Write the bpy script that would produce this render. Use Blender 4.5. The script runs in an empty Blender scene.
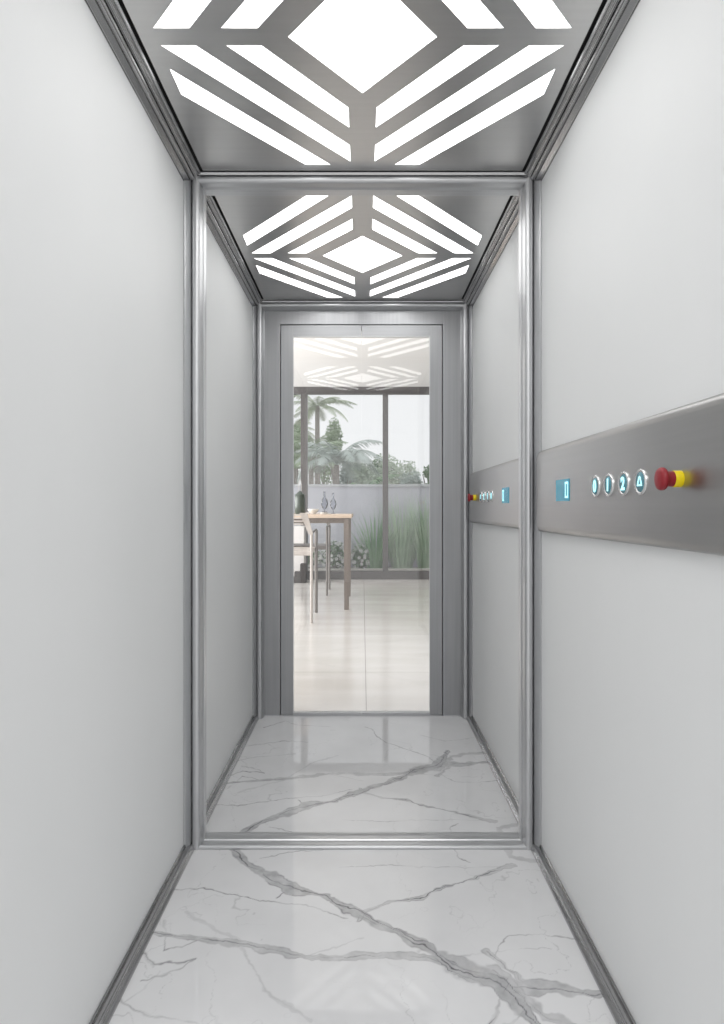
import bpy, math, random
import numpy as np
from mathutils import Vector, Matrix

random.seed(7)
S = bpy.context.scene
C = S.collection
F, CX, CY, CAMZ, CAMY = 630.0, 362.5, 508.0, 1.06, -2.0
PI = math.pi
W = 0.55            # half width of the cabin
D = 1.21            # depth of the cabin
CEIL = CAMZ + 1.043


def P(px, py, z):
    """point seen at a photo pixel, z metres in front of the camera"""
    return Vector(((px - CX) * z / F, CAMY + z, CAMZ + (CY - py) * z / F))


# ------------------------------------------------------------------ materials
def newmat(name):
    m = bpy.data.materials.new(name)
    m.use_nodes = True
    nt = m.node_tree
    return m, nt, nt.nodes['Principled BSDF']


def simple(name, col, rough=0.5, metal=0.0, spec=0.5, **kw):
    m, nt, b = newmat(name)
    b.inputs['Base Color'].default_value = (*col, 1)
    b.inputs['Roughness'].default_value = rough
    b.inputs['Metallic'].default_value = metal
    b.inputs['Specular IOR Level'].default_value = spec
    for k, v in kw.items():
        b.inputs[k].default_value = v
    return m


def noise_mat(name, c1, c2, scale, rough=0.5, metal=0.0, stretch=(1, 1, 1), bump=0.0, rvar=0.0, detail=4, spec=0.5):
    m, nt, b = newmat(name)
    N, L = nt.nodes, nt.links
    tc = N.new('ShaderNodeTexCoord')
    mp = N.new('ShaderNodeMapping')
    mp.inputs['Scale'].default_value = stretch
    nz = N.new('ShaderNodeTexNoise')
    nz.inputs['Scale'].default_value = scale
    nz.inputs['Detail'].default_value = detail
    L.new(tc.outputs['Object'], mp.inputs['Vector'])
    L.new(mp.outputs[0], nz.inputs['Vector'])
    cr = N.new('ShaderNodeValToRGB')
    cr.color_ramp.elements[0].color = (*c1, 1)
    cr.color_ramp.elements[1].color = (*c2, 1)
    cr.color_ramp.elements[0].position = 0.3
    cr.color_ramp.elements[1].position = 0.7
    L.new(nz.outputs['Fac'], cr.inputs[0])
    L.new(cr.outputs[0], b.inputs['Base Color'])
    b.inputs['Metallic'].default_value = metal
    b.inputs['Specular IOR Level'].default_value = spec
    if rvar:
        mr = N.new('ShaderNodeMapRange')
        mr.inputs['To Min'].default_value = rough - rvar
        mr.inputs['To Max'].default_value = rough + rvar
        L.new(nz.outputs['Fac'], mr.inputs['Value'])
        L.new(mr.outputs[0], b.inputs['Roughness'])
    else:
        b.inputs['Roughness'].default_value = rough
    if bump:
        bp = N.new('ShaderNodeBump')
        bp.inputs['Strength'].default_value = bump
        bp.inputs['Distance'].default_value = 0.002
        L.new(nz.outputs['Fac'], bp.inputs['Height'])
        L.new(bp.outputs[0], b.inputs['Normal'])
    return m


def emis(name, col, strength):
    m, nt, b = newmat(name)
    b.inputs['Base Color'].default_value = (*col, 1)
    b.inputs['Emission Color'].default_value = (*col, 1)
    b.inputs['Emission Strength'].default_value = strength
    return m


def glass_mat(name, tint=(1, 1, 1), ior=1.45, rough=0.0):
    m = bpy.data.materials.new(name)
    m.use_nodes = True
    nt = m.node_tree
    N, L = nt.nodes, nt.links
    N.remove(N['Principled BSDF'])
    out = N['Material Output']
    tr = N.new('ShaderNodeBsdfTransparent')
    tr.inputs[0].default_value = (*tint, 1)
    gl = N.new('ShaderNodeBsdfGlossy')
    gl.inputs['Roughness'].default_value = rough
    fr = N.new('ShaderNodeFresnel')
    fr.inputs['IOR'].default_value = ior
    mx = N.new('ShaderNodeMixShader')
    L.new(fr.outputs[0], mx.inputs[0])
    L.new(tr.outputs[0], mx.inputs[1])
    L.new(gl.outputs[0], mx.inputs[2])
    L.new(mx.outputs[0], out.inputs['Surface'])
    return m


M = {}
M['wall'] = noise_mat('pale_laminate', (0.775, 0.785, 0.785), (0.80, 0.808, 0.808), 2.2, rough=0.55, stretch=(1, 1, 0.6), rvar=0.06, spec=0.3)
M['steel'] = noise_mat('brushed_steel', (0.47, 0.475, 0.49), (0.58, 0.585, 0.60), 60, rough=0.27, metal=1.0, stretch=(1, 1, 0.02), rvar=0.04)
M['steel_x'] = noise_mat('brushed_steel_across', (0.47, 0.475, 0.49), (0.58, 0.585, 0.60), 60, rough=0.27, metal=1.0, stretch=(0.02, 1, 1), rvar=0.04)
M['steel_y'] = noise_mat('brushed_steel_along', (0.42, 0.42, 0.422), (0.45, 0.45, 0.452), 60, rough=0.25, metal=1.0, stretch=(1, 0.02, 1), rvar=0.04)
M['frame'] = noise_mat('satin_aluminium', (0.60, 0.605, 0.615), (0.64, 0.645, 0.655), 50, rough=0.36, metal=1.0, stretch=(1, 1, 0.03), rvar=0.03)
M['doorsteel'] = noise_mat('door_steel', (0.41, 0.415, 0.425), (0.46, 0.465, 0.475), 80, rough=0.36, metal=1.0, stretch=(1, 1, 0.02), rvar=0.04)
M['doorsteel_x'] = noise_mat('door_steel_across', (0.41, 0.415, 0.425), (0.46, 0.465, 0.475), 80, rough=0.40, metal=1.0, stretch=(0.02, 1, 1), rvar=0.04)
M['ceilsteel'] = noise_mat('ceiling_steel', (0.61, 0.605, 0.60), (0.64, 0.635, 0.63), 70, rough=0.30, metal=1.0, stretch=(0.02, 1, 1), rvar=0.04)
M['panelsteel'] = noise_mat('panel_steel', (0.42, 0.415, 0.41), (0.445, 0.44, 0.435), 90, rough=0.32, metal=1.0, stretch=(1, 0.02, 1), rvar=0.03)
M['black'] = simple('black_gap', (0.01, 0.01, 0.01), 0.6)
M['light'] = emis('light_diffuser', (1.0, 0.997, 0.99), 3.3)
M['display'] = simple('teal_display', (0.0, 0.12, 0.18), 0.15, 0, 0.5)
M['display'].node_tree.nodes['Principled BSDF'].inputs['Emission Color'].default_value = (0.0, 0.35, 0.5, 1)
M['display'].node_tree.nodes['Principled BSDF'].inputs['Emission Strength'].default_value = 0.35
M['glyph'] = emis('cyan_glyph', (0.50, 0.90, 0.95), 0.75)
M['btn'] = simple('button_face', (0.12, 0.30, 0.36), 0.25, 0.3)
M['bezel'] = simple('polished_bezel', (0.72, 0.72, 0.72), 0.22, 1.0)
M['red'] = simple('red_plastic', (0.27, 0.010, 0.018), 0.38)
M['yellow'] = simple('yellow_plastic', (0.85, 0.66, 0.0), 0.35)
M['glass'] = glass_mat('clear_glass', (0.99, 0.992, 0.992), ior=1.6)
M['winglass'] = glass_mat('window_glass', (0.985, 0.99, 0.99))
M['alu'] = simple('dark_window_aluminium', (0.115, 0.11, 0.11), 0.35, 0.4)
M['roomwall'] = simple('plaster_white', (0.80, 0.79, 0.77), 0.8)
M['roomceil'] = simple('plaster_ceiling', (0.74, 0.74, 0.735), 0.8)
M['wood_pale'] = noise_mat('pale_oak', (0.62, 0.48, 0.36), (0.70, 0.56, 0.44), 9, rough=0.5, stretch=(0.1, 1, 1))
M['wood_dark'] = noise_mat('grey_oak', (0.15, 0.12, 0.10), (0.21, 0.175, 0.15), 12, rough=0.5, stretch=(1, 1, 0.1))
M['whitewood'] = noise_mat('bleached_wood', (0.56, 0.51, 0.48), (0.63, 0.58, 0.54), 10, rough=0.5, stretch=(1, 1, 0.1))
M['greymetal'] = simple('grey_leg', (0.17, 0.155, 0.145), 0.45, 0.2)
M['lightleg'] = simple('light_leg', (0.50, 0.46, 0.43), 0.45)
M['whitepaint'] = simple('white_paint', (0.60, 0.585, 0.575), 0.5)
M['ceramic'] = simple('white_ceramic', (0.82, 0.80, 0.77), 0.25)
M['lantern'] = simple('smoked_green', (0.06, 0.08, 0.065), 0.2)
M['gardenwall'] = noise_mat('grey_blue_render', (0.56, 0.565, 0.625), (0.62, 0.625, 0.685), 3, rough=0.9)
M['cap'] = simple('wall_cap', (0.58, 0.59, 0.62), 0.8)
M['soil'] = noise_mat('gravel_bed', (0.32, 0.30, 0.27), (0.45, 0.43, 0.40), 20, rough=0.95)
M['kerb'] = simple('light_kerb', (0.62, 0.60, 0.57), 0.8)
M['darkpot'] = simple('dark_pot', (0.06, 0.055, 0.055), 0.6)
M['bark'] = noise_mat('palm_bark', (0.26, 0.24, 0.22), (0.38, 0.35, 0.32), 14, rough=0.9, stretch=(1, 1, 4))
M['petal'] = simple('white_petals', (0.85, 0.86, 0.85), 0.6)


def leaf_mat(name, c1, c2):
    m = noise_mat(name, c1, c2, 3.0, rough=0.55, detail=2)
    m.node_tree.nodes['Principled BSDF'].inputs['Subsurface Weight'].default_value = 0.0
    return m


M['palmleaf'] = leaf_mat('palm_leaf', (0.26, 0.33, 0.20), (0.46, 0.53, 0.38))
M['silverleaf'] = leaf_mat('silver_leaf', (0.34, 0.41, 0.37), (0.58, 0.65, 0.62))
M['darkleaf'] = leaf_mat('dark_leaf', (0.09, 0.17, 0.09), (0.24, 0.36, 0.20))
M['midleaf'] = leaf_mat('mid_leaf', (0.21, 0.31, 0.17), (0.40, 0.51, 0.33))
M['paleleaf'] = leaf_mat('pale_leaf', (0.40, 0.48, 0.37), (0.62, 0.69, 0.59))
M['grassleaf'] = leaf_mat('strap_leaf', (0.16, 0.34, 0.16), (0.36, 0.54, 0.32))
M['grasspale'] = leaf_mat('pale_strap_leaf', (0.36, 0.52, 0.35), (0.56, 0.70, 0.53))


# ------------------------------------------------------------------ mesh helpers
class MB:
    def __init__(s):
        s.v, s.f, s.sm = [], [], []

    def add(s, vs, fs, smooth=False):
        b = len(s.v)
        s.v += [tuple(v) for v in vs]
        s.f += [tuple(b + i for i in f) for f in fs]
        s.sm += [smooth] * len(fs)
        return s

    def box(s, a, b):
        x0, y0, z0 = (min(a[i], b[i]) for i in range(3))
        x1, y1, z1 = (max(a[i], b[i]) for i in range(3))
        return s.add([(x0, y0, z0), (x1, y0, z0), (x1, y1, z0), (x0, y1, z0), (x0, y0, z1), (x1, y0, z1), (x1, y1, z1), (x0, y1, z1)],
                     [(0, 3, 2, 1), (4, 5, 6, 7), (0, 1, 5, 4), (1, 2, 6, 5), (2, 3, 7, 6), (3, 0, 4, 7)])

    def prism(s, pts, axis, a, b, smooth=False):
        """closed 2-D outline swept along an axis from a to b; pts are the other two coordinates in order"""
        n = len(pts)

        def mk(p, t):
            q = list(p)
            q.insert(axis, t)
            return q
        vs = [mk(p, a) for p in pts] + [mk(p, b) for p in pts]
        s.add(vs, [(i, (i + 1) % n, n + (i + 1) % n, n + i) for i in range(n)], smooth)
        s.add(vs, [tuple(range(n))[::-1], tuple(range(n, 2 * n))])
        return s

    def tube(s, p0, p1, r0, r1=None, n=10):
        r1 = r0 if r1 is None else r1
        p0, p1 = Vector(p0), Vector(p1)
        d = (p1 - p0).normalized()
        u = d.orthogonal().normalized()
        w = d.cross(u)
        vs = []
        for p, r in ((p0, r0), (p1, r1)):
            for i in range(n):
                a = 2 * PI * i / n
                vs.append(p + u * (r * math.cos(a)) + w * (r * math.sin(a)))
        s.add(vs, [(i, (i + 1) % n, n + (i + 1) % n, n + i) for i in range(n)], True)
        s.add(vs, [tuple(range(n))[::-1], tuple(range(n, 2 * n))])
        return s

    def lathe(s, prof, n=32, c=(0, 0, 0), axis='z'):
        """prof: (radius, height) list"""
        vs, fs = [], []
        m = len(prof)
        for r, h in prof:
            for i in range(n):
                a = 2 * PI * i / n
                p = (r * math.cos(a), r * math.sin(a), h)
                if axis == '-x':
                    p = (-p[2], -p[0], p[1])
                vs.append((p[0] + c[0], p[1] + c[1], p[2] + c[2]))
        for j in range(m - 1):
            for i in range(n):
                fs.append((j * n + i, j * n + (i + 1) % n, (j + 1) * n + (i + 1) % n, (j + 1) * n + i))
        s.add(vs, fs, True)
        caps = []
        if prof[0][0] > 1e-6:
            caps.append(tuple(range(n))[::-1])
        if prof[-1][0] > 1e-6:
            caps.append(tuple(range((m - 1) * n, m * n)))
        s.add(vs, caps)
        return s

    def build(s, name, mat, parent=None, loc=None, bevel=0, flat=False):
        me = bpy.data.meshes.new(name)
        off = Vector((0, 0, 0))
        if loc is not None:
            off = Vector(loc)
        elif parent is not None:
            off = parent.location
        me.from_pydata([tuple(Vector(v) - off) for v in s.v], [], s.f)
        me.polygons.foreach_set('use_smooth', [False if flat else x for x in s.sm])
        me.validate()
        me.update()
        o = bpy.data.objects.new(name, me)
        C.objects.link(o)
        me.materials.append(mat)
        if parent is not None:
            o.parent = parent
        else:
            o.location = off
        if bevel:
            bv = o.modifiers.new('bevel', 'BEVEL')
            bv.width = bevel
            bv.segments = 3
            bv.limit_method = 'ANGLE'
        return o


# NOTE every coordinate handed to MB is a world coordinate; build() makes it local to the thing it belongs to
def sub(mb, name, mat, root, parent, bevel=0):
    """a sub-part: child of a part whose own origin is the root's origin"""
    o = mb.build(name, mat, None, loc=root.location, bevel=bevel)
    o.location = (0, 0, 0)
    o.parent = parent
    return o


def tag(o, label=None, cat=None, group=None, kind=None):
    if label: o['label'] = label
    if cat: o['category'] = cat
    if group: o['group'] = group
    if kind: o['kind'] = kind
    return o


def thing(name, loc, label, cat, group=None, kind=None):
    o = bpy.data.objects.new(name, None)
    C.objects.link(o)
    o.location = loc
    o.empty_display_size = 0.05
    return tag(o, label, cat, group, kind)


def copy_tree(o, parent=None):
    c = o.copy()
    C.objects.link(c)
    c.parent = parent
    for ch in [x for x in bpy.data.objects if x.parent == o]:
        copy_tree(ch, c)
    return c


def mirror_copy(o, label=None, name=None):  # mirror reflections are added as solid flipped copies; there is no mirror pane
    """the same thing at the same distance beyond the mirror plane y = 0"""
    c = copy_tree(o)
    c.location = (o.location.x, -o.location.y, o.location.z)
    c.scale = (1, -1, 1)
    if label:
        c['label'] = label
    if name:
        c.name = name
    return c


def arc(cx, cy, rx, ry, a0, a1, n):
    return [(cx + rx * math.cos(math.radians(a0 + (a1 - a0) * i / n)), cy + ry * math.sin(math.radians(a0 + (a1 - a0) * i / n))) for i in range(n + 1)]


# ------------------------------------------------------------------ marble floor
def fl(px, py):
    z = CAMZ * F / (py - CY)
    return ((px - CX) * z / F, 2.0 - z)          # x, distance q from the mirror (negative of world y) -> y = -q
def flA(pts): return [(fl(*p)[0], -fl(*p)[1]) for p in pts]                       # world y (negative)
def flB(pts): return [(fl(*p)[0], fl(*p)[1]) for p in pts]                        # read in the mirror, folded back


veins = [  # (points x,y ; half width m ; strength ; core crack strength)
    (flA([(228, 845), (234.7, 849), (246, 862), (281, 882), (320, 897), (351, 908), (366, 919), (397, 934), (428, 949), (451, 967), (490, 981), (513, 998), (536, 1021), (545, 1040)]), 0.021, 0.62, 1.0),
    (flA([(330, 901), (352, 906), (364, 910), (378, 922), (400, 932), (420, 942)]), 0.009, 0.35, 1.2),
    (flA([(440, 955), (464, 968), (500, 984), (514, 986), (553, 987), (580, 991), (607, 995), (625, 999)]), 0.027, 0.52, 0.5),
    (flA([(487, 952), (496, 962), (506, 972), (520, 981)]), 0.010, 0.35, 0.5),
    (flA([(147, 934), (175, 939), (208, 943.6), (254, 948), (297, 956), (331, 959), (360, 959), (402, 956), (430, 960), (464, 969)]), 0.015, 0.42, 0.55),
    (flA([(360, 921), (367.7, 909.6), (391, 900), (422, 897), (453, 886), (476, 878), (507, 867), (514, 865)]), 0.010, 0.34, 0.95),
    (flA([(340, 867), (360, 866.3), (400, 866), (450, 866), (507, 867)]), 0.0035, 0.12, 0.6),
    (flA([(150, 890), (171, 890), (213, 890), (246, 897), (297, 904), (347, 917)]), 0.0035, 0.15, 0.75),
    (flA([(278, 897), (283, 893), (289, 890)]), 0.0035, 0.3, 1.0),
    (flA([(262, 858), (280, 855), (300, 852), (324, 849)]), 0.003, 0.12, 0.6),
    (flA([(188, 911), (205, 925), (231, 940), (246, 960), (262, 987), (285, 1003), (312, 1020)]), 0.007, 0.18, 0.1),
    (flA([(138, 954), (157, 966), (175, 962), (196, 961)]), 0.005, 0.25, 0.6),
    (flA([(196, 961), (170, 972), (144, 979)]), 0.004, 0.2, 0.6),
    (flA([(112, 990), (126, 1000), (142, 1010), (180, 1018), (220, 1030)]), 0.005, 0.22, 0.6),
    (flA([(126, 1000), (150, 985), (165, 970)]), 0.003, 0.15, 0.4),
    (flA([(490, 960), (505, 942), (511, 937), (545, 937), (575, 938)]), 0.003, 0.12, 0.5),
    (flA([(440, 958), (486, 953), (530, 951), (553, 950)]), 0.003, 0.10, 0.5),
    (flA([(300, 958), (330, 948), (352, 944), (365, 940)]), 0.004, 0.2, 0.2),
    (flA([(505, 1024), (520, 1010), (522, 1000)]), 0.004, 0.2, 0.6),
    (flA([(508, 850), (512, 857), (540, 862)]), 0.010, 0.3, 0.1),
    (flA([(455, 849), (460, 856), (470, 860)]), 0.003, 0.15, 0.6),
    (flB([(434, 769), (453, 757), (470, 754), (488, 752), (500, 750)]), 0.020, 0.45, 0.5),
    (flB([(365, 726), (371, 729), (376, 736), (387, 743), (406, 748), (425, 755), (440, 766)]), 0.005, 0.25, 0.9),
    (flB([(262, 727), (285, 721), (300, 725), (330, 727)]), 0.004, 0.25, 0.8),
    (flB([(244, 747), (262, 744), (285, 741), (310, 742)]), 0.004, 0.25, 0.8),
    (flB([(225, 788), (243, 775), (260, 779)]), 0.004, 0.2, 0.6),
    (flB([(420, 735), (445, 741), (475, 738)]), 0.004, 0.2, 0.3),
]


def vnoise(x, y, seed):
    rs = np.random.RandomState(seed)
    tab = rs.rand(256, 256)
    xi, yi = np.floor(x).astype(int), np.floor(y).astype(int)
    fx, fy = x - xi, y - yi
    fx, fy = fx * fx * (3 - 2 * fx), fy * fy * (3 - 2 * fy)
    g = lambda a, b: tab[a % 256, b % 256]
    return (g(xi, yi) * (1 - fx) * (1 - fy) + g(xi + 1, yi) * fx * (1 - fy) + g(xi, yi + 1) * (1 - fx) * fy + g(xi + 1, yi + 1) * fx * fy) * 2 - 1


def fbm(x, y, s, seed, o=4):
    r, a = 0, 1.0
    for i in range(o):
        r = r + a * vnoise(x * s + 31 * i, y * s + 17 * i, seed + i)
        a *= 0.5
        s *= 2.1
    return r


def marble_values(X, Y):
    wx = X + 0.010 * fbm(X, Y, 9, 3) + 0.0035 * fbm(X, Y, 60, 11, 2)
    wy = Y + 0.010 * fbm(X, Y, 9, 23) + 0.0035 * fbm(X, Y, 60, 31, 2)
    out = np.zeros_like(X)
    for vi, (pts, hw, st, core) in enumerate(veins):
        d = np.full_like(X, 9.0)
        side = np.zeros_like(X)
        ax = min(p[0] for p in pts) - 0.1
        bx = max(p[0] for p in pts) + 0.1
        for (x0, y0), (x1, y1) in zip(pts[:-1], pts[1:]):
            dx, dy = x1 - x0, y1 - y0
            L2 = dx * dx + dy * dy + 1e-12
            t = np.clip(((wx - x0) * dx + (wy - y0) * dy) / L2, 0, 1)
            ex, ey = wx - x0 - t * dx, wy - y0 - t * dy
            dd = np.hypot(ex, ey)
            m = dd < d
            d = np.where(m, dd, d)
            side = np.where(m, np.sign(dx * ey - dy * ex) * dd, side)
        wmod = hw * (0.75 + 0.45 * fbm(X, Y, 16, 40 + vi, 3))
        wmod = np.maximum(wmod, hw * 0.2)
        body = np.clip(1.25 - d / wmod, 0, 1)
        body = np.clip(body * 2.2, 0, 1) * (0.8 + 0.25 * fbm(X, Y, 45, 71 + vi, 3))
        edge = np.exp(-((np.abs(side) - wmod * 0.95) / 0.0016) ** 2) * (0.5 + 0.7 * fbm(X, Y, 22, 91 + vi, 2)).clip(0, 1)
        mid = np.exp(-((side - wmod * 0.3 * vnoise(X * 30, Y * 30, 7)) / 0.0013) ** 2) * (0.55 + 0.8 * fbm(X, Y, 14, 55 + vi, 2)).clip(0, 1)
        v = np.clip(st * body * 0.62 + core * (0.45 * edge * (hw > 0.005) + 0.8 * mid), 0, 1)
        out = np.maximum(out, v)
    # faint wandering hairlines and cloudy patches over the whole slab
    for k, s in enumerate((3.1, 5.3)):
        n = fbm(wx + 3 * k, wy * 0.8, s, 150 + 9 * k, 5)
        h = np.exp(-(n / 0.010) ** 2) * (0.5 + 0.9 * fbm(X, Y, 4, 170 + k, 2)).clip(0, 1)
        out = np.maximum(out, 0.20 * h)
    out = out + 0.045 * fbm(X, Y, 5, 201, 4)
    return np.clip(out + 0.03, 0, 1)


def marble_floor():
    nx, ny = 470, 560
    xs = np.linspace(-0.53, 0.53, nx)
    ys = np.linspace(-1.235, 0.0, ny)
    X, Y = np.meshgrid(xs, ys)
    co = np.stack([X, Y, np.zeros_like(X)], -1).reshape(-1, 3)
    i = np.arange((ny - 1) * nx).reshape(ny - 1, nx)[:, :-1].reshape(-1)
    faces = np.stack([i, i + 1, i + nx + 1, i + nx], -1)
    # slab underside
    me = bpy.data.meshes.new('floor')
    nb = len(co)
    extra = np.array([(-0.53, -1.235, -0.02), (0.53, -1.235, -0.02), (0.53, 0, -0.02), (-0.53, 0, -0.02)])
    co = np.vstack([co, extra])
    me.vertices.add(len(co))
    me.vertices.foreach_set('co', co.reshape(-1))
    me.loops.add(faces.size + 4)
    me.loops.foreach_set('vertex_index', np.concatenate([faces.reshape(-1), [nb + 3, nb + 2, nb + 1, nb]]))
    me.polygons.add(len(faces) + 1)
    me.polygons.foreach_set('loop_start', np.arange(len(faces) + 1) * 4)
    me.update(calc_edges=True)
    at = me.attributes.new('vein', 'FLOAT', 'POINT')
    v = np.concatenate([marble_values(X, Y).reshape(-1), np.zeros(4)]).astype(np.float32)
    at.data.foreach_set('value', v)
    m, nt, b = newmat('white_marble')
    N, L = nt.nodes, nt.links
    a = N.new('ShaderNodeAttribute')
    a.attribute_name = 'vein'
    cr = N.new('ShaderNodeValToRGB')
    e = cr.color_ramp.elements
    e[0].position, e[0].color = 0.0, (0.74, 0.74, 0.748, 1)
    e[1].position, e[1].color = 1.0, (0.10, 0.10, 0.105, 1)
    k = e.new(0.35); k.color = (0.45, 0.45, 0.46, 1)
    k = e.new(0.6); k.color = (0.27, 0.27, 0.28, 1)
    L.new(a.outputs['Fac'], cr.inputs[0])
    L.new(cr.outputs[0], b.inputs['Base Color'])
    b.inputs['Roughness'].default_value = 0.022
    b.inputs['Specular IOR Level'].default_value = 0.55
    me.materials.append(m)
    o = bpy.data.objects.new('floor', me)
    C.objects.link(o)
    tag(o, 'white marble floor with grey veins inside the lift cabin, in front of the mirror', kind='structure')
    return o


floorA = marble_floor()
mirror_copy(floorA, 'white marble lift floor with grey veins, mirror reflection built as a copy')

# ------------------------------------------------------------------ side walls
def both(o, label):  # adds the piece's mirror reflection as a second solid piece
    return mirror_copy(o, label)


WZ0, WZ1 = 0.0, CEIL
for side, nm in ((-1, 'left'), (1, 'right')):
    mb = MB().box((side * W, -D - 0.03, 0.004), (side * (W + 0.03), 0, CEIL))
    w = mb.build('wall_' + nm, M['wall'])
    tag(w, 'pale grey laminate %s wall of the lift cabin, in front of the mirror' % nm, kind='structure')
    both(w, 'pale grey laminate %s wall of the lift cabin, mirror reflection built as a copy' % nm)

# base trim along the walls
for side, nm in ((-1, 'left'), (1, 'right')):
    pr = [(0.5499, 0.0005), (0.5499, 0.024), (0.547, 0.027), (0.5445, 0.024), (0.5435, 0.017), (0.536, 0.0165)] + \
         arc(0.531, 0.0125, 0.005, 0.005, 80, 180, 5) + [(0.5245, 0.0105), (0.5215, 0.007), (0.521, 0.0005)]
    pr = [(side * x, z) for x, z in pr]
    b = MB().prism(pr, 1, -D - 0.03, -0.002).build('baseboard_' + nm, M['steel_y'])
    tag(b, 'narrow steel base trim along the %s wall, in front of the mirror' % nm, kind='structure')
    both(b, 'narrow steel base trim along the %s wall, mirror reflection built as a copy' % nm)

# cornice along the walls (x, height above camera)
for n_, side in enumerate((-1, 1)):
    nm = ('left', 'right')[n_]
    pr = [(0.5499, 1.0430), (0.5499, 1.0035), (0.5485, 1.0035), (0.5485, 1.0055), (0.5455, 1.0055), (0.5355, 1.0150)]
    pr += [(0.5345, 1.0185), (0.5325, 1.0165)] + arc(0.527, 1.021, 0.0065, 0.0060, -70, -190, 6)[1:]
    pr += [(0.5195, 1.0280), (0.5185, 1.0245)] + arc(0.514, 1.029, 0.0045, 0.0045, -60, -180, 5)
    pr += [(0.5075, 1.0345), (0.5030, 1.0345), (0.5010, 1.0380), (0.5010, 1.0430)]
    pr = [(side * x, z + CAMZ) for x, z in pr]
    t = MB().prism(pr, 1, -D - 0.03, -0.03).build('trim_%d' % (n_ + 1), M['steel_y'])
    tag(t, 'moulded steel cornice between ceiling and %s wall, in front of the mirror' % nm, kind='structure')
    both(t, 'moulded steel cornice between ceiling and %s wall, mirror reflection built as a copy' % nm)

# ceiling slab above the light panel
c = MB().box((-W - 0.03, -D - 0.03, CEIL + 0.03), (W + 0.03, 0, CEIL + 0.06)).build('ceiling', M['black'])
tag(c, 'dark recess above the steel ceiling panel, in front of the mirror', kind='structure')
both(c, 'dark recess above the steel ceiling panel, mirror reflection built as a copy')

# ------------------------------------------------------------------ ceiling light panel with cut-outs
QC = 0.605     # pattern centre, metres from the mirror
quad = [
    [(-.4577, .1015), (-.4568, .194), (-.1726, .519), (-.0972, .519)],
    [(-.4548, .0255), (-.3763, .0255), (-.0365, .416), (-.0364, .501)],
    [(-.3075, .0255), (-.2282, .0255), (-.0366, .2465), (-.0366, .332)],
]
# straighten: the bars are parallel
shapes = []
for q in quad:
    for sx in (1, -1):
        for sy in (1, -1):
            shapes.append([(x * sx, y * sy) for x, y in q])
diamond = [(0, .189), (.1648, 0), (0, -.189), (-.1648, 0)]


def plate_mesh(outer, holes, z0, z1, name):
    cu = bpy.data.curves.new(name, 'CURVE')
    cu.dimensions = '2D'
    cu.fill_mode = 'BOTH'
    cu.extrude = (z1 - z0) / 2
    for poly in [outer] + holes:
        sp = cu.splines.new('POLY')
        sp.points.add(len(poly) - 1)
        for i, (x, y) in enumerate(poly):
            sp.points[i].co = (x, y, 0, 1)
        sp.use_cyclic_u = True
    tmp = bpy.data.objects.new('tmp', cu)
    C.objects.link(tmp)
    dg = bpy.context.evaluated_depsgraph_get()
    me = bpy.data.meshes.new_from_object(tmp.evaluated_get(dg))
    me.transform(Matrix.Translation((0, 0, (z0 + z1) / 2)))
    bpy.data.objects.remove(tmp)
    bpy.data.curves.remove(cu)
    me.name = name
    me.materials.clear()
    return me


def link_mesh(name, me, mat, parent):
    me.materials.append(mat)
    o = bpy.data.objects.new(name, me)
    C.objects.link(o)
    o.parent = parent
    return o


cl = thing('ceiling_light', (0, -QC, CEIL), 'brushed steel ceiling light panel with glowing diamond and chevron bars, nearer one', 'ceiling light', 'pierced steel ceiling light panels')
hx, hy = 0.4935, 0.5545
link_mesh('steel_plate', plate_mesh([(-hx, -hy), (hx, -hy), (hx, hy), (-hx, hy)], shapes + [diamond], 0.0, 0.0010, 'steel_plate'), M['ceilsteel'], cl)
cx_, cy_ = 0, -QC
for shp in shapes:
    mb = MB()
    mx, my = sum(p[0] for p in shp) / 4, sum(p[1] for p in shp) / 4
    pts = [(mx + (x - mx) * 1.05, my + (y - my) * 1.05 - QC) for x, y in shp]
    mb.prism(pts, 2, CEIL + 0.0011, CEIL + 0.008)
    mb.build('light_bar', M['light'], cl)
mb = MB().prism([(x * 1.02, y * 1.02 - QC) for x, y in diamond], 2, CEIL + 0.0011, CEIL + 0.008)
tag(mb.build('light_diamond', M['light'], cl), 'glowing white diamond')
# raised tray behind the plate, black, gives the dark line round the edge
MB().box((-0.485, -QC - 0.546, CEIL + 0.009), (0.485, -QC + 0.546, CEIL + 0.028)).build('light_tray', M['black'], cl)
mirror_copy(cl, 'steel ceiling light panel with glowing diamond and bars, mirror reflection built as a copy')

# ------------------------------------------------------------------ mirror frame and door-end frame
def col_profile(side):
    h = [(0.5499, -0.064), (0.5465, -0.0665), (0.5440, -0.064), (0.5330, -0.0425), (0.5318, -0.032)]
    r = [(0.5306, -0.038)] + arc(0.5175, -0.034, 0.0130, 0.0150, 0, -165, 10)[1:] + [(0.5030, -0.016), (0.5010, -0.0125), (0.4990, -0.011), (0.4990, -0.008)]
    return [(side * x, y) for x, y in h + r]


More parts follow.
